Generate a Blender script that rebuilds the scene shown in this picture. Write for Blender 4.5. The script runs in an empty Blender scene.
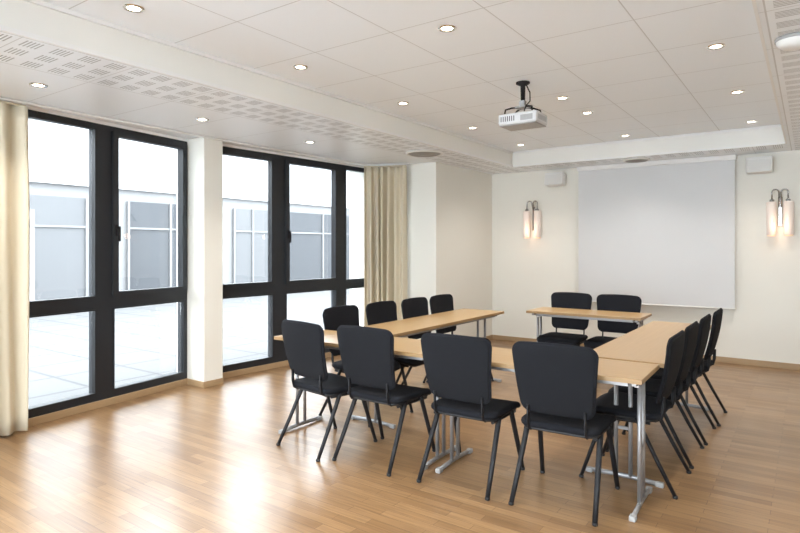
import bpy, bmesh, math, random
from mathutils import Vector, Matrix
random.seed(4)
C = bpy.context.scene.collection
PI = math.pi
def R(a): return math.radians(a)

# ------------------------------------------------------------------ materials
def new_mat(name):
    m = bpy.data.materials.new(name); m.use_nodes = True
    nt = m.node_tree
    return m, nt, nt.nodes['Principled BSDF']
def simple(name, col, rough=.5, metal=0, bump=0, bscale=200, emis=None, estr=0, var=0, spec=None):
    m, nt, b = new_mat(name)
    b.inputs['Base Color'].default_value = (*col, 1)
    b.inputs['Roughness'].default_value = rough
    b.inputs['Metallic'].default_value = metal
    if spec is not None: b.inputs['Specular IOR Level'].default_value = spec
    if emis:
        b.inputs['Emission Color'].default_value = (*emis, 1)
        b.inputs['Emission Strength'].default_value = estr
    tc = nt.nodes.new('ShaderNodeTexCoord')
    if bump or var:
        n = nt.nodes.new('ShaderNodeTexNoise'); n.inputs['Scale'].default_value = bscale
        nt.links.new(tc.outputs['Object'], n.inputs['Vector'])
    if bump:
        bp = nt.nodes.new('ShaderNodeBump'); bp.inputs['Strength'].default_value = bump
        bp.inputs['Distance'].default_value = .002
        nt.links.new(n.outputs['Fac'], bp.inputs['Height']); nt.links.new(bp.outputs['Normal'], b.inputs['Normal'])
    if var:
        mx = nt.nodes.new('ShaderNodeMix'); mx.data_type = 'RGBA'
        mx.inputs['A'].default_value = (*[c*(1-var) for c in col], 1); mx.inputs['B'].default_value = (*[min(1, c*(1+var)) for c in col], 1)
        nt.links.new(n.outputs['Fac'], mx.inputs['Factor']); nt.links.new(mx.outputs['Result'], b.inputs['Base Color'])
    return m
class NG:
    def __init__(s, nt): s.nt = nt
    def math(s, op, a, b=None, c=None):
        n = s.nt.nodes.new('ShaderNodeMath'); n.operation = op
        for i, v in enumerate((a, b, c)):
            if v is None: continue
            if isinstance(v, (int, float)): n.inputs[i].default_value = v
            else: s.nt.links.new(v, n.inputs[i])
        return n.outputs[0]
    def pos(s):
        g = s.nt.nodes.new('ShaderNodeNewGeometry'); x = s.nt.nodes.new('ShaderNodeSeparateXYZ')
        s.nt.links.new(g.outputs['Position'], x.inputs[0]); return x.outputs
    def facedown(s):
        g = s.nt.nodes.new('ShaderNodeNewGeometry'); x = s.nt.nodes.new('ShaderNodeSeparateXYZ')
        s.nt.links.new(g.outputs['Normal'], x.inputs[0])
        return s.math('GREATER_THAN', s.math('ABSOLUTE', x.outputs[2]), .5)
    def line(s, c, period, off, w):
        f = s.math('FRACT', s.math('DIVIDE', s.math('SUBTRACT', c, off - w/2), period))
        return s.math('LESS_THAN', f, w/period)
    def mix(s, fac, a, b):
        m = s.nt.nodes.new('ShaderNodeMix'); m.data_type = 'RGBA'
        for k, v in (('A', a), ('B', b)):
            if isinstance(v, tuple): m.inputs[k].default_value = (*v, 1)
            else: s.nt.links.new(v, m.inputs[k])
        s.nt.links.new(fac, m.inputs['Factor']); return m.outputs['Result']

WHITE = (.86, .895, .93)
def ceiling_mat():
    m, nt, b = new_mat('ceiling_tiles'); g = NG(nt); p = g.pos()
    l = g.math('MAXIMUM', g.line(p[0], .628, -3.34, .007), g.line(p[1], .65, 7.4, .007))
    nt.links.new(g.mix(l, (.89, .935, .98), (.62, .64, .66)), b.inputs['Base Color'])
    b.inputs['Roughness'].default_value = .42
    return m
def soffit_mat(name, ranges, seam_axis):
    m, nt, b = new_mat(name); g = NG(nt); p = g.pos()
    a = seam_axis; o = 1 - a
    seam = g.line(p[a], .62, .1, .006)
    tot = None; edges = seam
    for lo, hi in ranges:
        inb = g.math('MULTIPLY', g.math('GREATER_THAN', p[o], lo+.02), g.math('LESS_THAN', p[o], hi-.02))
        w = (hi-lo)/3.0
        fo = g.math('FRACT', g.math('DIVIDE', g.math('SUBTRACT', p[o], lo), w))
        fa = g.math('FRACT', g.math('DIVIDE', g.math('SUBTRACT', p[a], .1), .155))
        go = g.math('MULTIPLY', g.math('GREATER_THAN', fo, .18), g.math('LESS_THAN', fo, .82))
        ga = g.math('MULTIPLY', g.math('GREATER_THAN', fa, .18), g.math('LESS_THAN', fa, .82))
        slots = g.math('LESS_THAN', g.math('FRACT', g.math('DIVIDE', p[a], .0194)), .42)
        h = g.math('MULTIPLY', g.math('MULTIPLY', inb, g.math('MULTIPLY', go, ga)), slots)
        tot = h if tot is None else g.math('MAXIMUM', tot, h)
        for e in (lo, hi):
            edges = g.math('MAXIMUM', edges, g.math('LESS_THAN', g.math('ABSOLUTE', g.math('SUBTRACT', p[o], e)), .004))
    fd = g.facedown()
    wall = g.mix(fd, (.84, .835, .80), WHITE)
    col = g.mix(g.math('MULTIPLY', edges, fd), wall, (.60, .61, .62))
    if tot is not None: col = g.mix(g.math('MULTIPLY', tot, fd), col, (.38, .39, .40))
    nt.links.new(col, b.inputs['Base Color']); b.inputs['Roughness'].default_value = .42
    return m
def parquet_mat():
    m, nt, b = new_mat('oak_parquet'); g = NG(nt)
    geo = nt.nodes.new('ShaderNodeNewGeometry')
    br = nt.nodes.new('ShaderNodeTexBrick')
    br.offset = .37; br.offset_frequency = 2; br.squash = 1
    br.inputs['Scale'].default_value = 1; br.inputs['Brick Width'].default_value = .46
    br.inputs['Row Height'].default_value = .062; br.inputs['Mortar Size'].default_value = .001
    br.inputs['Mortar Smooth'].default_value = .1; br.inputs['Bias'].default_value = 0
    br.inputs['Color1'].default_value = (.325, .196, .095, 1); br.inputs['Color2'].default_value = (.225, .127, .058, 1)
    br.inputs['Mortar'].default_value = (.11, .06, .03, 1)
    nt.links.new(geo.outputs['Position'], br.inputs['Vector'])
    mp = nt.nodes.new('ShaderNodeMapping'); mp.inputs['Scale'].default_value = (2.2, 45, 1)
    nt.links.new(geo.outputs['Position'], mp.inputs['Vector'])
    n = nt.nodes.new('ShaderNodeTexNoise'); n.inputs['Scale'].default_value = 1.6; n.inputs['Detail'].default_value = 5
    nt.links.new(mp.outputs[0], n.inputs['Vector'])
    mx = nt.nodes.new('ShaderNodeMix'); mx.data_type = 'RGBA'; mx.blend_type = 'MULTIPLY'; mx.inputs['Factor'].default_value = 1
    rr = nt.nodes.new('ShaderNodeMapRange'); rr.inputs['From Min'].default_value = .3; rr.inputs['From Max'].default_value = .7
    rr.inputs['To Min'].default_value = .80; rr.inputs['To Max'].default_value = 1.12
    nt.links.new(n.outputs['Fac'], rr.inputs[0])
    nt.links.new(br.outputs['Color'], mx.inputs['A']); nt.links.new(rr.outputs[0], mx.inputs['B'])
    nt.links.new(mx.outputs['Result'], b.inputs['Base Color'])
    n2 = nt.nodes.new('ShaderNodeTexNoise'); n2.inputs['Scale'].default_value = 3
    nt.links.new(geo.outputs['Position'], n2.inputs['Vector'])
    r2 = nt.nodes.new('ShaderNodeMapRange'); r2.inputs['To Min'].default_value = .25; r2.inputs['To Max'].default_value = .38
    nt.links.new(n2.outputs['Fac'], r2.inputs[0]); nt.links.new(r2.outputs[0], b.inputs['Roughness'])
    b.inputs['Specular IOR Level'].default_value = .42
    b.inputs['Coat Weight'].default_value = .16; b.inputs['Coat Roughness'].default_value = .22
    bp = nt.nodes.new('ShaderNodeBump'); bp.inputs['Strength'].default_value = .15; bp.inputs['Distance'].default_value = .001
    nt.links.new(br.outputs['Fac'], bp.inputs['Height']); bp.invert = True
    nt.links.new(bp.outputs['Normal'], b.inputs['Normal'])
    return m
def wood_mat(name, c1, c2, rough=.35, sc=(1.5, 30, 30)):
    m, nt, b = new_mat(name)
    tc = nt.nodes.new('ShaderNodeTexCoord'); mp = nt.nodes.new('ShaderNodeMapping'); mp.inputs['Scale'].default_value = sc
    nt.links.new(tc.outputs['Object'], mp.inputs[0])
    n = nt.nodes.new('ShaderNodeTexNoise'); n.inputs['Scale'].default_value = 1.5; n.inputs['Detail'].default_value = 6
    nt.links.new(mp.outputs[0], n.inputs['Vector'])
    g = NG(nt); nt.links.new(g.mix(n.outputs['Fac'], c1, c2), b.inputs['Base Color'])
    b.inputs['Roughness'].default_value = rough
    return m
def glass_mat():
    m = bpy.data.materials.new('window_glass'); m.use_nodes = True; nt = m.node_tree; nt.nodes.clear()
    o = nt.nodes.new('ShaderNodeOutputMaterial'); mx = nt.nodes.new('ShaderNodeMixShader')
    t = nt.nodes.new('ShaderNodeBsdfTransparent'); t.inputs[0].default_value = (.97, .98, .98, 1)
    gl = nt.nodes.new('ShaderNodeBsdfGlossy'); gl.inputs['Roughness'].default_value = .02
    f = nt.nodes.new('ShaderNodeFresnel'); f.inputs[0].default_value = 1.3
    nt.links.new(f.outputs[0], mx.inputs[0]); nt.links.new(t.outputs[0], mx.inputs[1]); nt.links.new(gl.outputs[0], mx.inputs[2])
    nt.links.new(mx.outputs[0], o.inputs[0])
    return m
def paving_mat():
    m, nt, b = new_mat('courtyard_paving'); g = NG(nt); p = g.pos()
    l = g.math('MAXIMUM', g.line(p[0], .8, 0, .05), g.line(p[1], .8, 0, .05))
    n = nt.nodes.new('ShaderNodeTexNoise'); n.inputs['Scale'].default_value = .8
    c = g.mix(n.outputs['Fac'], (.088, .088, .088), (.125, .125, .125))
    nt.links.new(g.mix(l, c, (.074, .074, .076)), b.inputs['Base Color']); b.inputs['Roughness'].default_value = .9
    b.inputs['Specular IOR Level'].default_value = .1
    return m
def drape_mat():
    m, nt, b = new_mat('far_net_curtain'); g = NG(nt); p = g.pos()
    f = g.math('DIVIDE', g.math('PINGPONG', p[1], .14), .14)
    nt.links.new(g.mix(f, (.21, .21, .212), (.16, .162, .165)), b.inputs['Base Color']); b.inputs['Roughness'].default_value = .9
    return m
M = dict(
    wall=simple('cream_plaster', (.835, .82, .755), .8, bump=.15, bscale=120),
    ceil=ceiling_mat(), floor=parquet_mat(), glass=glass_mat(), drape=drape_mat(),
    soffit_l=soffit_mat('soffit_panels_side', [(-3.93, -3.37), (-.17, .40)], 1),
    soffit_b=soffit_mat('soffit_panels_back', [(7.43, 7.72)], 0),
    white=simple('white_paint', (.84, .84, .83), .45, var=.02, bscale=6),
    frame=simple('dark_aluminium', (.015, .018, .023), .45, bump=.05),
    fabric=simple('black_wool_fabric', (.012, .013, .017), .95, bump=.5, bscale=700, var=.3, spec=.2),
    backcloth=simple('black_back_cloth', (.011, .012, .015), .9, bump=.4, bscale=600, var=.2, spec=.2),
    shell=simple('black_plastic', (.014, .014, .016), .5, bump=.1, bscale=400),
    bsteel=simple('black_powder_coat', (.010, .010, .012), .5, bump=.05, spec=.3),
    steel=simple('grey_steel', (.36, .36, .37), .48, .7, var=.04, bscale=30),
    beech=wood_mat('beech_veneer', (.36, .228, .100), (.46, .308, .150), .3),
    edge=wood_mat('beech_edge', (.29, .18, .08), (.38, .245, .115), .4),
    base=wood_mat('oak_skirting', (.34, .22, .115), (.45, .31, .175), .45, (3, 3, 30)),
    curtain=simple('cream_curtain_cloth', (.70, .63, .485), .85, bump=.3, bscale=500, var=.05),
    screen=simple('projection_fabric', (.70, .71, .72), .7, var=.01, bscale=3),
    plastic=simple('white_plastic', (.82, .82, .80), .4, var=.02, bscale=20),
    offwhite=simple('offwhite_grille', (.74, .74, .72), .6, bump=.3, bscale=500, var=.03),
    silver=simple('silver_white_plastic', (.66, .665, .67), .38, .1, var=.03, bscale=30),
    grey=simple('grey_plastic', (.36, .36, .36), .5, var=.05, bscale=40),
    dark=simple('dark_grille', (.07, .07, .075), .6, bump=.2, bscale=600),
    lens=simple('projector_lens_glass', (.02, .02, .04), .05, var=.1),
    chrome=simple('chrome', (.75, .74, .72), .12, 1, var=.03, bscale=20),
    satin=simple('satin_nickel', (.38, .37, .36), .25, .9, var=.03, bscale=20),
    bulb=simple('lit_lamp', (1, .95, .85), .3, emis=(1, .90, .74), estr=14, var=.01),
    opal=simple('opal_glass_tube', (.74, .69, .64), .3, emis=(1, .70, .56), estr=.14, var=.01),
    opalbase=simple('warm_opal_tip', (.9, .6, .42), .3, emis=(1, .50, .27), estr=.7, var=.01),
    snow=paving_mat(),
    bounce_ground=simple('pale_bounce_ground', (.74, .76, .78), .9, var=.04, bscale=1.2),  # pale reflector ground, added to send daylight upward
    ext=simple('pale_render', (.165, .166, .168), .9, var=.03, bscale=1, spec=.1),
    extglare=simple('overbright_render', (.34, .34, .34), .9, var=.03, bscale=1, spec=.1),  # upper facade whitened to imitate glare and strengthen floor reflections
    extglass=simple('far_window_glass', (.060, .063, .068), .8, var=.10, bscale=.5, spec=.1),
    extmid=simple('far_pale_panel', (.105, .107, .111), .8, var=.05, bscale=.9, spec=.1),
)

# ------------------------------------------------------------------ mesh helpers
def NB(): return bmesh.new()
def box(bm, c, s, bev=0, rot=None):
    x = bmesh.new(); bmesh.ops.create_cube(x, size=1)
    bmesh.ops.scale(x, vec=s, verts=x.verts)
    if bev: bmesh.ops.bevel(x, geom=list(x.edges), offset=bev, segments=2, affect='EDGES', profile=.5)
    if rot is not None: bmesh.ops.rotate(x, cent=(0, 0, 0), matrix=rot, verts=x.verts)
    bmesh.ops.translate(x, vec=c, verts=x.verts)
    merge(bm, x); return bm
def bb(bm, lo, hi, bev=0):
    return box(bm, [(a+b)/2 for a, b in zip(lo, hi)], [abs(b-a) for a, b in zip(lo, hi)], bev)
def merge(bm, x):
    me = bpy.data.meshes.new('t'); x.to_mesh(me); x.free(); bm.from_mesh(me); bpy.data.meshes.remove(me)
def sweep(bm, pts, r, n=12, ry=None, cap=True):
    pts = [Vector(p) for p in pts]; rings = []
    up0 = None
    for i, p in enumerate(pts):
        t = ((pts[i+1]-p) if i == 0 else (p-pts[i-1]) if i == len(pts)-1 else (pts[i+1]-pts[i-1])).normalized()
        if up0 is None:
            up0 = Vector((0, 1, 0)) if abs(t.y) < .9 else Vector((1, 0, 0))
        a = t.cross(up0).normalized(); b = a.cross(t).normalized(); up0 = b
        rr = r[i] if isinstance(r, (list, tuple)) else r; r2 = rr if ry is None else ry*(rr/ (r[0] if isinstance(r,(list,tuple)) else r))
        rings.append([bm.verts.new(p + a*rr*math.cos(2*PI*k/n) + b*r2*math.sin(2*PI*k/n)) for k in range(n)])
    for i in range(len(rings)-1):
        for k in range(n):
            f = bm.faces.new((rings[i][k], rings[i][(k+1) % n], rings[i+1][(k+1) % n], rings[i+1][k])); f.smooth = True
    if cap:
        bm.faces.new(rings[0][::-1]); bm.faces.new(rings[-1])
    return bm
def tr(m, v, c):
    v = Vector(v)
    if m is not None: v = m @ v
    return v + Vector(c)
def lathe(bm, prof, c=(0, 0, 0), n=32, M_=None):
    rings = []
    for (r, z) in prof:
        if r < 1e-6: rings.append([bm.verts.new(tr(M_, (0, 0, z), c))])
        else: rings.append([bm.verts.new(tr(M_, (r*math.cos(2*PI*k/n), r*math.sin(2*PI*k/n), z), c)) for k in range(n)])
    for i in range(len(rings)-1):
        A, B = rings[i], rings[i+1]
        for k in range(n):
            k2 = (k+1) % n
            if len(A) == 1 and len(B) == 1: continue
            if len(A) == 1: f = bm.faces.new((A[0], B[k], B[k2]))
            elif len(B) == 1: f = bm.faces.new((A[k], A[k2], B[0]))
            else: f = bm.faces.new((A[k], A[k2], B[k2], B[k]))
            f.smooth = True
    return bm
def pad(bm, w, h, t, rad, fn, n=10):
    out = []
    for cx, cy, a0 in ((w/2-rad, h/2-rad, 0), (-w/2+rad, h/2-rad, PI/2), (-w/2+rad, -h/2+rad, PI), (w/2-rad, -h/2+rad, 1.5*PI)):
        for k in range(n):
            a = a0 + PI/2*k/(n-1); out.append((cx+rad*math.cos(a), cy+rad*math.sin(a)))
    pts = []
    for i, p in enumerate(out):
        q = out[(i+1) % len(out)]; L = math.hypot(q[0]-p[0], q[1]-p[1]); m = max(1, int(L/.04))
        for j in range(m): pts.append((p[0]+(q[0]-p[0])*j/m, p[1]+(q[1]-p[1])*j/m))
    def ins(p, d):
        return (p[0]*(1-2*d/w), p[1]*(1-2*d/h))
    e = t*.5
    prof = [(min(w, h)*.5*f, 1) for f in (.75, .5, .25)] + [(e*1.0, 1.0), (e*.45, .93), (e*.12, .75), (0, .5), (e*.12, .25), (e*.45, .07), (e, 0)] + [(min(w, h)*.5*f, 0) for f in (.25, .5, .75)]
    rings = []
    rings.append([bm.verts.new(fn(0, 0, t))])
    for d, z in prof: rings.append([bm.verts.new(fn(*ins(p, d), z*t)) for p in pts])
    rings.append([bm.verts.new(fn(0, 0, 0))])
    N = len(pts)
    for i in range(len(rings)-1):
        A, B = rings[i], rings[i+1]
        for k in range(N):
            k2 = (k+1) % N
            if len(A) == 1: f = bm.faces.new((A[0], B[k], B[k2]))
            elif len(B) == 1: f = bm.faces.new((A[k], B[0], A[k2]))
            else: f = bm.faces.new((A[k], B[k], B[k2], A[k2]))
            f.smooth = True
    return bm
def obj(name, bm, mat, parent=None, loc=None, rotz=0):
    bmesh.ops.recalc_face_normals(bm, faces=bm.faces)
    me = bpy.data.meshes.new(name); bm.to_mesh(me); bm.free(); me.materials.append(mat)
    o = bpy.data.objects.new(name, me); C.objects.link(o)
    if parent: o.parent = parent
    if loc: o.location = loc
    o.rotation_euler.z = rotz
    return o
def thing(name, label, cat, loc=(0, 0, 0), rotz=0, group=None, kind=None):
    o = bpy.data.objects.new(name, None); C.objects.link(o); o.empty_display_size = .1
    o.location = loc; o.rotation_euler = (0, 0, rotz)
    if label: o['label'] = label
    if cat: o['category'] = cat
    if group: o['group'] = group
    if kind: o['kind'] = kind
    return o
def struct(name, bm, mat, label=None):
    o = obj(name, bm, mat); o['kind'] = 'structure'
    if label: o['label'] = label
    return o
def dup(root, loc, rotz, label):
    r = root.copy(); C.objects.link(r); r.location = loc; r.rotation_euler = (0, 0, rotz); r['label'] = label
    def rec(src, dst):
        for ch in list(src.children):
            c = ch.copy(); C.objects.link(c); c.parent = dst; rec(ch, c)
    rec(root, r)
    return r

# ------------------------------------------------------------------ room shell
XL, XR, YB, YF = -5.4, 1.6, 8.0, -2.0
SOF, TOP = 2.50, 2.706
RX0, RX1, RY0, RY1 = -3.34, -.20, -.2, 7.4
struct('floor', bb(NB(), (XL, YF-.1, -.1), (XR+.1, YB+.1, 0)), M['floor'], 'glossy oak strip parquet floor')
struct('ceiling', bb(NB(), (RX0-.05, RY0-.05, TOP), (RX1+.05, RY1+.05, TOP+.1)), M['ceil'], 'raised ceiling of white panels')
b = NB(); bb(b, (XL-.1, YF-.1, SOF), (RX0, YB+.1, TOP+.1)); bb(b, (RX1, YF-.1, SOF), (XR+.1, YB+.1, TOP+.1))
struct('ceiling_soffit_side', b, M['soffit_l'], 'lowered ceiling border with slotted white panels')
b = NB(); bb(b, (RX0, RY1, SOF), (RX1, YB+.1, TOP+.1)); bb(b, (RX0, YF-.1, SOF), (RX1, RY0, TOP+.1))
struct('ceiling_soffit_back', b, M['soffit_b'], 'lowered ceiling border above the projection screen')
b = NB()
bb(b, (RX0-.002, RY0, SOF-.006), (RX0+.012, RY1, SOF+.02)); bb(b, (RX1-.012, RY0, SOF-.006), (RX1+.002, RY1, SOF+.02)); bb(b, (RX0+.012, RY1-.012, SOF-.006), (RX1-.012, RY1+.002, SOF+.02))
bb(b, (RX0, RY0, TOP-.025), (RX0+.02, RY1, TOP-.001)); bb(b, (RX1-.02, RY0, TOP-.025), (RX1, RY1, TOP-.001)); bb(b, (RX0+.02, RY1-.02, TOP-.025), (RX1-.02, RY1, TOP-.001))
struct('trim_1', b, M['white'], 'white edge trim around the raised ceiling')
struct('wall_back', bb(NB(), (-3.95, YB, 0), (XR+.1, YB+.1, SOF)), M['wall'])
struct('wall_right', bb(NB(), (XR, YF, 0), (XR+.1, YB, SOF)), M['wall'])
b = NB(); bb(b, (-4.6, YF-.1, 0), (-4.2, YF, SOF)); bb(b, (1.2, YF-.1, 0), (XR+.1, YF, SOF))
struct('wall_front', b, M['wall'])

def bx1(Y): return -4.76-.136*Y
P0, P1 = Vector((bx1(1.9), 1.9)), Vector((bx1(3.6), 3.6))
Q0, Q1 = Vector((-5.175, 3.82)), Vector((-5.0, 6.38))
S0, S1 = Vector((bx1(-1.4), -1.4)), Vector((bx1(1.6), 1.6))
b = NB()
bb(b, (-5.38, 3.585, 0), (-4.92, 3.81, SOF), .004)
bb(b, (-5.4, 6.38, 0), (-3.94, YB+.1, SOF), .004)
bb(b, (-5.25, 1.60, 0), (-4.97, 1.895, SOF))
bb(b, (-5.0, YF-.1, 0), (-4.52, -1.4, SOF))
struct('wall_left', b, M['wall'], 'cream wall piers between the window bays')
struct('baseboard_back', bb(NB(), (-3.94, YB-.014, 0), (XR, YB, .07), .003), M['base'])
b = NB()
bb(b, (-3.94, 6.366, 0), (-3.926, YB-.014, .07), .003); bb(b, (-4.9, 6.366, 0), (-3.94, 6.38, .07), .003)
bb(b, (-4.92, 3.571, 0), (-4.906, 3.81, .06), .003); bb(b, (-5.2, 3.571, 0), (-4.92, 3.585, .06), .003)
struct('baseboard_left', b, M['base'])
struct('baseboard_right', bb(NB(), (XR-.014, YF, 0), (XR, YB-.014, .07), .003), M['base'])

# ------------------------------------------------------------------ windows
def bay(name, A, B, cells, label):
    d = B-A; L = d.length; rz = math.atan2(d.y, d.x)
    root = thing(name, label, None, (A.x, A.y, 0), rz, kind='structure')
    z0, z1, t0, t1, zt0, zt1 = .06, 2.475, .86, .96, .13, 2.42
    D0, D1 = -.05, .05
    obj('window_sill', bb(NB(), (0, -.07, 0), (L, .12, z0), .004), M['base'], root)
    f = NB()
    bb(f, (0, D0, z0), (L, D1, zt0-.012)); bb(f, (0, D0, zt1+.012), (L, D1, z1))
    edges = [0] + [e for c in cells for e in (c[0], c[1])] + [L]
    for i in range(0, len(edges), 2):
        bb(f, (edges[i], D0, zt0-.012), (edges[i+1], D1, zt1+.012))
    obj('window_frame', f, M['frame'], root)
    obj('window_head', bb(NB(), (0, -.06, z1), (L, .1, SOF)), M['white'], root)
    for c in cells: obj('transom', bb(NB(), (c[0], D0, t0), (c[1], D1, t1)), M['frame'], root)
    for (u0, u1, op) in cells:
        for (a, b_, o2) in ((zt0-.012, t0, False), (t1, zt1+.012, op)):
            w = .042 if o2 else .014
            sf = NB(); y0, y1 = (-.075, .0) if o2 else (-.056, 0)
            bb(sf, (u0-.012*o2, y0, a), (u0+w, y1, b_)); bb(sf, (u1-w, y0, a), (u1+.012*o2, y1, b_))
            bb(sf, (u0+w, y0, a), (u1-w, y1, a+w)); bb(sf, (u0+w, y0, b_-w), (u1-w, y1, b_))
            s = obj('casement' if o2 else 'glazing_bead', sf, M['frame'], root)
            obj('window_pane', bb(NB(), (u0+w, -.012, a+w), (u1-w, -.004, b_-w)), M['glass'], s)
            if o2:
                h = NB(); bb(h, (u0+.005, -.086, 1.50), (u0+.035, -.075, 1.60), .002); bb(h, (u0+.008, -.115, 1.56), (u0+.03, -.086, 1.585), .003)
                bb(h, (u0+.008, -.122, 1.45), (u0+.03, -.106, 1.585), .004)
                obj('handle', h, M['bsteel'], s)
    ld = bpy.data.lights.new(name+'_portal', 'AREA'); ld.shape = 'RECTANGLE'; ld.size = L; ld.size_y = 2.4
    ld.cycles.is_portal = True
    lo = bpy.data.objects.new('daylight_portal', ld); C.objects.link(lo); lo.parent = root
    lo.location = (L/2, .2, 1.27); lo.rotation_euler = (-R(90), 0, 0)
    return root
bay('window_1', P0, P1, [(.03, .69, False), (.85, 1.66, True)], 'dark framed window bay left of the narrow column')
bay('window_2', Q0, Q1, [(.06, .82, True), (1.0, 1.84, True), (2.0, 2.48, False)], 'dark framed window bay between the column and the pleated curtain')
bay('added_window_side', S0, S1, [(.05, .9, False), (1.05, 1.9, True), (2.05, 2.95, False)], 'unseen dark framed window bay beside the camera, added for daylight')  # out-of-view bay, added to let in more daylight
bay('added_window_rear', Vector((1.2, YF-.05)), Vector((-4.2, YF-.05)), [(.06, 1.3, False), (1.42, 2.64, False), (2.76, 3.98, False), (4.1, 5.34, False)], 'unseen dark framed window wall added behind the camera for daylight fill')  # invented glazing out of view, gives sky fill on walls and screen

# curtains
def curtain(path, z0, z1, n, amp, label, name='curtain'):
    L = [Vector(p) for p in path]; seg = [0]
    for i in range(1, len(L)): seg.append(seg[-1]+(L[i]-L[i-1]).length)
    def at(s):
        for i in range(1, len(L)):
            if s <= seg[i]+1e-9:
                k = (s-seg[i-1])/(seg[i]-seg[i-1]); d = (L[i]-L[i-1]).normalized(); return L[i-1].lerp(L[i], k), Vector((-d.y, d.x))
        return L[-1], Vector((0, 1))
    bm = NB(); cols = n*14; rows = 20; V = []
    ph = [random.uniform(-1.5, 1.5) for _ in range(n+2)]; am = [random.uniform(.45, 1.3) for _ in range(n+2)]
    for j in range(rows+1):
        row = []; q = j/rows; z = z1+(z0-z1)*q
        for i in range(cols+1):
            s = seg[-1]*i/cols; p, nn = at(s); k = i/14
            e = (k % 1); e = e*e*(3-2*e)
            a = ph[int(k)]*(1-e)+ph[int(k)+1]*e; A = am[int(k)]*(1-e)+am[int(k)+1]*e
            w = math.sin(2*PI*k+a*(.5+q))
            off = amp*A*w + .012*math.sin(k*4.3+q*2.5)
            pin = .6+.4*min(1, q*3)
            row.append(bm.verts.new((p.x+nn.x*off*pin, p.y+nn.y*off*pin, z)))
        V.append(row)
    for j in range(rows):
        for i in range(cols):
            f = bm.faces.new((V[j][i], V[j][i+1], V[j+1][i+1], V[j+1][i])); f.smooth = True
    root = thing(name, label, 'curtain', (0, 0, 0), group='beige window curtains')
    o = obj('drape', bm, M['curtain'], root)
    md = o.modifiers.new('thick', 'SOLIDIFY'); md.thickness = .004
    b = NB(); pts = [(*at(seg[-1]*i/12)[0], z1+.008) for i in range(13)]
    sweep(b, pts, .008, 6); obj('heading_tape', b, M['curtain'], root)
    return root
curtain([(-4.80, 1.42), (-4.84, 1.945)], .02, 2.455, 4, .055, 'long beige pleated curtain at the left edge of the room before the window')
curtain([(-4.80, 5.97), (-4.62, 6.11), (-4.30, 6.22)], .02, 2.455, 6, .058, 'long beige pleated curtain bunched beside the far end of the windows')
t = thing('curtain_rail', 'slim white curtain track under the lowered ceiling along the windows', 'curtain rail', (0, 0, 0))
b = NB(); pth = [(-4.62, -.5), (-4.80, 1.42), (-4.87, 2.4), (-4.885, 3.58), (-4.885, 4.3), (-4.86, 5.4), (-4.80, 5.98), (-4.62, 6.14), (-4.28, 6.27)]
sweep(b, [(x, y, 2.488) for x, y in pth], .011, 8)
obj('track', b, M['white'], t)

# ------------------------------------------------------------------ chairs
def make_chair():
    t = thing('stacking_chair', '', 'chair', group='black stacking chairs around the tables')
    def seatf(u, v, w):
        drop = .035*max(0, (v-.10)/.12)**2
        dish = -.012*(1-(2*u/.46)**2)*(1-min(1, (2*v/.45)**2))
        return (u*(1+.12*v), v, .408+w+(dish if w > .03 else 0)-drop)
    obj('seat', pad(NB(), .45, .45, .042, .075, seatf), M['fabric'], t)
    obj('seat_shell', pad(NB(), .415, .415, .018, .065, lambda u, v, w: (u, v, .394+w-.035*max(0, (v-.10)/.12)**2)), M['shell'], t)
    H = .40
    def backf(u, v, w):
        vv = v+H/2; q = vv/H
        k = 1+.17*(q-.55)
        y = -.218-.075*q-w + .30*u*u + .06*(q-.5)**2
        return (u*k, y, .495+vv-.22*u*u*q)
    obj('backrest', pad(NB(), .44, H, .019, .056, backf), M['fabric'], t)
    obj('backrest_shell', pad(NB(), .418, H-.022, .007, .048, lambda u, v, w: backf(u, v, w+.018)), M['backcloth'], t)
    for s in (-1, 1):
        obj('back_upright', sweep(NB(), [(s*.150, -.10, .396), (s*.153, -.19, .398), (s*.155, -.220, .415), (s*.155, -.232, .46), (s*.155, -.234, .54)], .012, 10, ry=.007), M['bsteel'], t)
    f = NB()
    for s in (-1, 1): sweep(f, [(s*.19, -.17, .388), (s*.19, 0, .384), (s*.19, .16, .378)], .011, 10)
    sweep(f, [(-.19, .05, .384), (.19, .05, .384)], .009, 8); sweep(f, [(-.19, -.12, .386), (.19, -.12, .386)], .009, 8)
    obj('seat_frame', f, M['bsteel'], t)
    for s in (-1, 1):
        for front in (True, False):
            if front: pts = [(s*.198, .08, .405), (s*.200, .095, .37), (s*.212, .16, .18), (s*.222, .218, .006)]
            else: pts = [(s*.200, -.095, .41), (s*.202, -.118, .37), (s*.212, -.215, .18), (s*.222, -.310, .006)]
            l = obj('leg', sweep(NB(), pts, [.0165, .0165, .015, .0135], 12, ry=.013), M['bsteel'], t)
            x, y, z = pts[-1]
            obj('foot_cap', lathe(NB(), [(0, 0), (.012, 0), (.0145, .003), (.0145, .014), (.012, .016), (0, .016)], (x, y+(-.002 if front else .002), 0), 14), M['shell'], l)
    return t
chair = make_chair()
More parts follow.
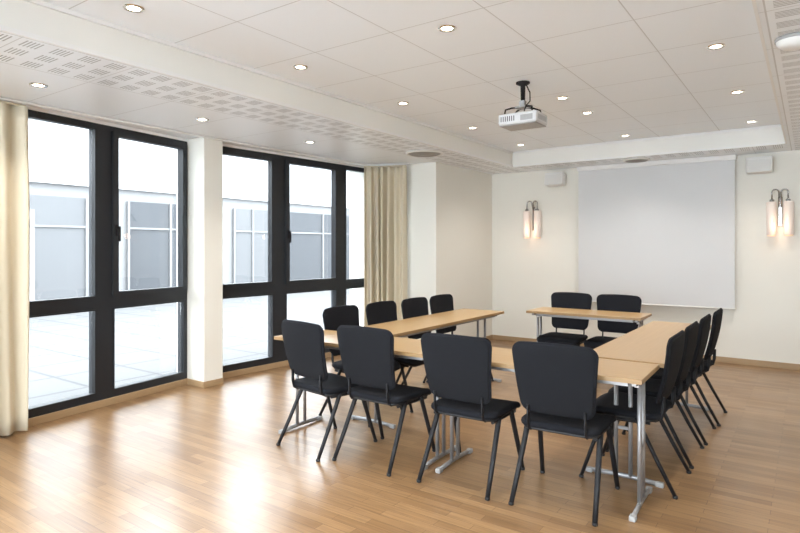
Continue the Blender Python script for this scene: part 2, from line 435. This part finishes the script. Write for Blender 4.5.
CH = [
    (-2.80, 3.12, -8, 'black padded chair turned slightly, leftmost of the four with backs to camera'),
    (-2.325, 3.165, 0, 'black padded chair second from left in the near row, back to camera'),
    (-1.69, 3.20, 2, 'black padded chair third from left in the near row, back to camera'),
    (-1.12, 3.24, 3, 'largest nearest black padded chair, right end of the near row, back to camera'),
    (-.92, 3.74, 90, 'black padded chair on the right side of the tables, closest to camera'),
    (-.92, 4.28, 90, 'black padded chair on the right side of the tables, second from camera'),
    (-.91, 4.82, 90, 'black padded chair on the right side of the tables, third from camera'),
    (-.89, 5.36, 90, 'black padded chair on the right side of the tables, farthest from camera'),
    (-3.01, 3.77, -90, 'black padded chair on the window side of the tables, closest to camera'),
    (-2.97, 4.29, -90, 'black padded chair on the window side of the tables, second from camera'),
    (-2.94, 4.80, -90, 'black padded chair on the window side of the tables, third from camera'),
    (-2.92, 5.28, -90, 'black padded chair on the window side of the tables, farthest from camera'),
    (-2.17, 6.10, 180, 'black padded chair facing camera behind the far table, left one of two'),
    (-1.66, 6.10, 180, 'black padded chair facing camera behind the far table, right one of two'),
]
for i, (x, y, a, lab) in enumerate(CH):
    if i == 0: chair.location = (x, y, 0); chair.rotation_euler.z = R(a); chair['label'] = lab
    else: dup(chair, (x, y, 0), R(a), lab)

# ------------------------------------------------------------------ tables
def make_table(L, W, loc, rz, label):
    t = thing('folding_table', label, 'table', loc, rz, 'beech folding tables set in a U')
    obj('tabletop', bb(NB(), (-L/2+.003, -W/2+.003, .706), (L/2-.003, W/2-.003, .731), .002), M['beech'], t)
    e = NB()
    bb(e, (-L/2, -W/2, .707), (L/2, -W/2+.003, .730)); bb(e, (-L/2, W/2-.003, .707), (L/2, W/2, .730))
    bb(e, (-L/2, -W/2+.003, .707), (-L/2+.003, W/2-.003, .730)); bb(e, (L/2-.003, -W/2+.003, .707), (L/2, W/2-.003, .730))
    obj('edge_band', e, M['edge'], t)
    for s in (-1, 1):
        obj('underframe_rail', bb(NB(), (-L/2+.08, s*(W/2-.075)-.012, .676), (L/2-.08, s*(W/2-.075)+.012, .706), .002), M['steel'], t)
    for s in (-1, 1):
        x = s*(L/2-.05)
        g = NB()
        for q in (-1, 1): sweep(g, [(x, q*.042, .025), (x, q*.042, .69)], .0125, 14)
        bb(g, (x-.012, -W/2+.06, .68), (x+.012, W/2-.06, .706), .002)
        bb(g, (x-.006, -.042, .30), (x+.006, .042, .32), .002)
        sweep(g, [(x, 0, .66), (x-s*.26, 0, .69)], .007, 8)
        lg = obj('leg_frame', g, M['steel'], t)
        ft = NB(); sweep(ft, [(x, -W/2+.03, .016), (x, -.05, .024), (x, .05, .024), (x, W/2-.03, .016)], .0145, 12, ry=.0115)
        obj('foot_bar', ft, M['steel'], lg)
        for q in (-1, 1):
            obj('foot_cap', box(NB(), (x, q*(W/2-.035), .0150), (.033, .045, .029), .005), M['grey'], lg)
        h = NB(); bb(h, (x-s*.012-.012, -.065, .65), (x-s*.012+.012, .065, .69), .004)
        obj('folding_hinge', h, M['plastic'], lg)
    return t
make_table(1.35, .48, (-2.615, 3.263, 0), R(1.5), 'narrow beech topped folding table in the near row, left half')
make_table(1.24, .48, (-1.315, 3.30, 0), R(1.5), 'narrow beech topped folding table in the near row, nearest corner of the U')
make_table(1.98, .48, (-2.84, 4.57, 0), R(90), 'long beech folding table on the window side of the U')
make_table(2.04, .48, (-.92, 4.605, 0), R(90), 'long beech folding table on the right side of the U')
make_table(1.14, .48, (-1.87, 5.99, 0), 0, 'short beech folding table standing alone before the projection screen')

# ------------------------------------------------------------------ projection screen
t = thing('projection_screen', 'large pulled-down white projection screen on the far wall', 'projection screen', (-1.665, 7.93, 0))
obj('fabric', bb(NB(), (-.935, 0, .67), (.935, .003, 2.46)), M['screen'], t)
b = NB(); bb(b, (-.95, -.02, 2.44), (.95, .068, 2.499), .008); obj('housing', b, M['white'], t)
b = NB(); sweep(b, [(-.94, .001, .66), (.94, .001, .66)], .012, 10); obj('bottom_bar', b, M['plastic'], t)

def speaker(x, z, label):
    t = thing('wall_speaker', label, 'speaker', (x, YB, z), group='wall speakers beside the screen')
    b = NB(); box(b, (0, -.125, 0), (.26, .15, .17), .012, Matrix.Rotation(R(-8), 3, 'X')); obj('cabinet', b, M['plastic'], t)
    b = NB(); box(b, (0, -.203, -.011), (.235, .008, .145), .003, Matrix.Rotation(R(-8), 3, 'X')); obj('grille', b, M['offwhite'], t)
    b = NB(); bb(b, (-.03, -.012, -.05), (.03, 0, .05), .003); bb(b, (-.012, -.06, -.012), (.012, -.01, .012), .002); obj('wall_bracket', b, M['bsteel'], t)
speaker(-2.91, 2.345, 'small white wall speaker left of the projection screen, above the left wall lamp')
speaker(-.48, 2.345, 'small white wall speaker right of the projection screen, near the right wall lamp')

def sconce(x, label):
    t = thing('wall_lamp', label, 'wall lamp', (x, YB, 1.74), group='twin tube wall lamps')
    b = NB(); bb(b, (-.022, -.022, -.10), (.022, 0, .24), .006); obj('backplate', b, M['satin'], t)
    for s in (-1, 1):
        b = NB(); pts = [(s*.010, -.015, .12), (s*.010, -.03, .22)]
        for k in range(9):
            a = PI - PI*k/8
            pts.append((s*(.044+.034*math.cos(a)), -.065-.01*k/8, .285+.035*math.sin(a)))
        pts.append((s*.078, -.08, .195))
        obj('arm', sweep(b, pts, .0085, 8), M['satin'], t)
        o = obj('glass_tube', lathe(NB(), [(0, -.205), (.042, -.205), (.049, -.195), (.050, 0), (.050, .165), (.044, .18), (0, .18)], (s*.083, -.08, 0), 24), M['opal'], t)
        obj('end_cap', lathe(NB(), [(0, .175), (.024, .175), (.024, .203), (.01, .21), (0, .21)], (s*.078, -.08, 0), 16), M['satin'], o)
        obj('glowing_tip', lathe(NB(), [(0, -.214), (.038, -.214), (.043, -.204), (0, -.202)], (s*.083, -.08, 0), 20), M['opalbase'], o)
    ld = bpy.data.lights.new('sconce_light', 'POINT'); ld.energy = 1.0; ld.color = (1, .64, .42); ld.shadow_soft_size = .06
    lo = bpy.data.objects.new('glow', ld); C.objects.link(lo); lo.parent = t; lo.location = (0, -.20, -.12)
sconce(-3.27, 'lit twin tube wall lamp left of the projection screen near the corner')
sconce(-.28, 'lit twin tube wall lamp right of the projection screen')

# ------------------------------------------------------------------ projector
t = thing('projector', 'whitish projector hanging from the ceiling on a dark mount', 'projector', (-1.86, 4.32, 0))
b = NB(); lathe(b, [(0, TOP), (.055, TOP), (.055, TOP-.012), (.02, TOP-.03), (.016, 2.50), (0, 2.50)], (0, 0, 0), 20); obj('ceiling_mount', b, M['bsteel'], t)
b = NB()
box(b, (0, 0, 2.535), (.045, .045, .05), .006)
box(b, (0, 0, 2.505), (.10, .09, .012), .003)
obj('mount_joint', b, M['grey'], t)
for sx, sy in ((-1, -1), (1, -1), (-1, 1), (1, 1)):
    b = NB(); sweep(b, [(0, 0, 2.508), (sx*.07, sy*.055, 2.50), (sx*.110, sy*.085, 2.485), (sx*.115, sy*.09, 2.445)], .007, 8)
    obj('mount_arm', b, M['bsteel'], t)
b = NB(); sweep(b, [(.02, 0, 2.70), (.055, .01, 2.62), (.06, .0, 2.55), (.05, -.06, 2.50), (.05, -.10, 2.44)], .005, 6)
obj('cable', b, M['bsteel'], t)
body = obj('body', box(NB(), (0, 0, 2.405), (.32, .24, .088), .016), M['silver'], t)
obj('top_panel', box(NB(), (0, 0, 2.4505), (.22, .16, .006), .002), M['offwhite'], body)
b = NB()
for k in range(7): bb(b, (-.135+.018*k, -.1215, 2.385), (-.128+.018*k, -.1195, 2.425))
obj('vent_grille', b, M['dark'], body)
b = NB()
for k in range(8): bb(b, (.1595, -.085+.022*k, 2.385), (.1615, -.075+.022*k, 2.425))
obj('vent_grille', b, M['grey'], body)
b = NB(); bb(b, (.03, -.122, 2.380), (.13, -.1195, 2.423), .001); obj('connector_panel', b, M['grey'], body)
b = NB(); m = Matrix.Rotation(R(-90), 3, 'X')
lathe(b, [(0, .115), (.038, .115), (.038, .140), (.031, .143), (.029, .136), (0, .136)], (-.08, 0, 2.405), 24, m); obj('lens', b, M['lens'], body)
b = NB(); bb(b, (-.15, -.11, 2.353), (.15, .11, 2.361), .002); obj('base_plate', b, M['grey'], body)

# ------------------------------------------------------------------ ceiling lights
def make_down(z):
    t = thing('recessed_downlight', '', 'ceiling light', (0, 0, z))
    obj('trim_ring', lathe(NB(), [(.034, 0), (.036, -.004), (.052, -.005), (.056, 0)], n=28), M['chrome'], t)
    obj('lamp_lens', lathe(NB(), [(0, -.002), (.035, -.002), (.035, -.0005)], n=24), M['bulb'], t)
    ld = bpy.data.lights.new('downlight', 'SPOT'); ld.energy = 50; ld.color = (1, .935, .86); ld.spot_size = R(118); ld.spot_blend = 1
    ld.shadow_soft_size = .04
    lo = bpy.data.objects.new('beam', ld); C.objects.link(lo); lo.parent = t; lo.location = (0, 0, -.02)
    return t
ORD = ['nearest', 'second', 'third', 'fourth', 'fifth', 'sixth', 'seventh']
cols = [('row beside window side bulkhead', TOP, -3.02, [6.95, 5.65, 4.32, 3.02, 1.75, .5]),  # last spot of this row is out of view, added for light
        ('middle row of raised ceiling', TOP, -1.77, [7.08, 5.66, 4.97, 2.99, 1.6, .4]),
        ('right row of raised ceiling', TOP, -.50, [7.05, 5.63, 4.27, 2.9, 1.6, .4]),
        ('lowered ceiling strip along windows', SOF, -4.28, [4.42, 3.10, 1.80])]
D = None
for desc, z, x, ys in cols:
    for i, y in enumerate(ys):
        lab = 'small round recessed spotlight, %s screen wall, %s' % (('nearest' if i == 0 else ORD[i]+' from'), desc)
        if D is None: D = make_down(z); D['label'] = lab; D.location = (x, y, z); D['group'] = 'recessed downlights'
        else: dup(D, (x, y, z), 0, lab)
def disc(name, x, y, z, r, lab, cat):
    t = thing(name, lab, cat, (x, y, z))
    pr = [(r*.86, -.012), (r*.74, -.024), (r*.70, -.014), (r*.55, -.028), (r*.5, -.016), (r*.3, -.03), (0, -.03)]
    obj('outer_ring', lathe(NB(), [(r*.86, -.001), (r, -.001), (r, -.012), (r*.93, -.02), (r*.86, -.012)], n=40), M['plastic'], t)
    obj('cone', lathe(NB(), pr, n=40), M['grey'], t)
disc('ceiling_diffuser', -3.68, 5.70, SOF, .22, 'round grey ventilation diffuser in the lowered ceiling near the curtain', 'ceiling vent')
disc('ceiling_diffuser', -1.78, 7.67, SOF, .16, 'round ventilation diffuser in the lowered ceiling above the screen', 'ceiling vent')
t = thing('smoke_detector', 'round white detector on the lowered ceiling at the upper right edge', 'detector', (-.07, 3.68, SOF))
obj('base', lathe(NB(), [(0, 0), (.085, 0), (.085, -.018), (0, -.018)], n=36), M['grey'], t)
obj('cover', lathe(NB(), [(.08, -.018), (.075, -.035), (.05, -.055), (0, -.06)], n=36), M['plastic'], t)

# ------------------------------------------------------------------ outside
struct('ground', bb(NB(), (-60, -2.2, -.25), (-5.3, 60, -.12)), M['snow'], 'pale courtyard outside the windows')
struct('ground_bounce', bb(NB(), (-60, -30, -.25), (20, -2.2, -.12)), M['bounce_ground'], 'unseen bright ground added behind the camera to bounce daylight')  # unseen ground added to throw daylight up at the ceiling
t = thing('building', 'pale low building across the courtyard seen through the windows', 'building', (-15, 0, -.12))
obj('wall', bb(NB(), (-4, -12, 0), (0, 40, 3.05)), M['ext'], t)
obj('upper_wall', bb(NB(), (-4, -12, 3.05), (.15, 40, 5.0)), M['extglare'], t)
for y0, y1, kind in ((4.3, 7.4, 'd'), (8.5, 11.0, 'w'), (12.0, 13.5, 'm'), (14.3, 17.9, 'w'), (19.2, 23, 'd')):
    w = obj('window', bb(NB(), (0, y0, .08), (.05, y1, 2.75)), M['extglass' if kind == 'w' else 'extmid'], t)
    if kind == 'd':
        obj('far_drape', bb(NB(), (.05, y0+.5, .1), (.07, y0+1.9, 2.4)), M['drape'], w)
    f = NB(); n = 2
    for k in range(n+1):
        y = y0+(y1-y0)*k/n; bb(f, (.07, y-.03, .08), (.10, y+.03, 2.75))
    bb(f, (.07, y0, 2.0), (.09, y1, 2.05))
    obj('window_bars', f, M['ext'], w)

# ------------------------------------------------------------------ world, camera
w = bpy.data.worlds.new('overcast_sky'); bpy.context.scene.world = w; w.use_nodes = True
nt = w.node_tree; bg = nt.nodes['Background']
bg.inputs['Color'].default_value = (.865, .935, 1, 1); bg.inputs['Strength'].default_value = 13.8

cd = bpy.data.cameras.new('camera'); cam = bpy.data.objects.new('camera', cd); C.objects.link(cam)
cam.location = (0, 0, 1.4); cam.rotation_euler = (R(90), 0, math.atan(410/580)); cd.lens = 580*36/800; cd.sensor_width = 36
cd.shift_y = -19.5/800; cd.clip_start = .05
bpy.context.scene.camera = cam
bpy.context.scene.view_settings.view_transform = 'Standard'
bpy.context.scene.view_settings.exposure = .12
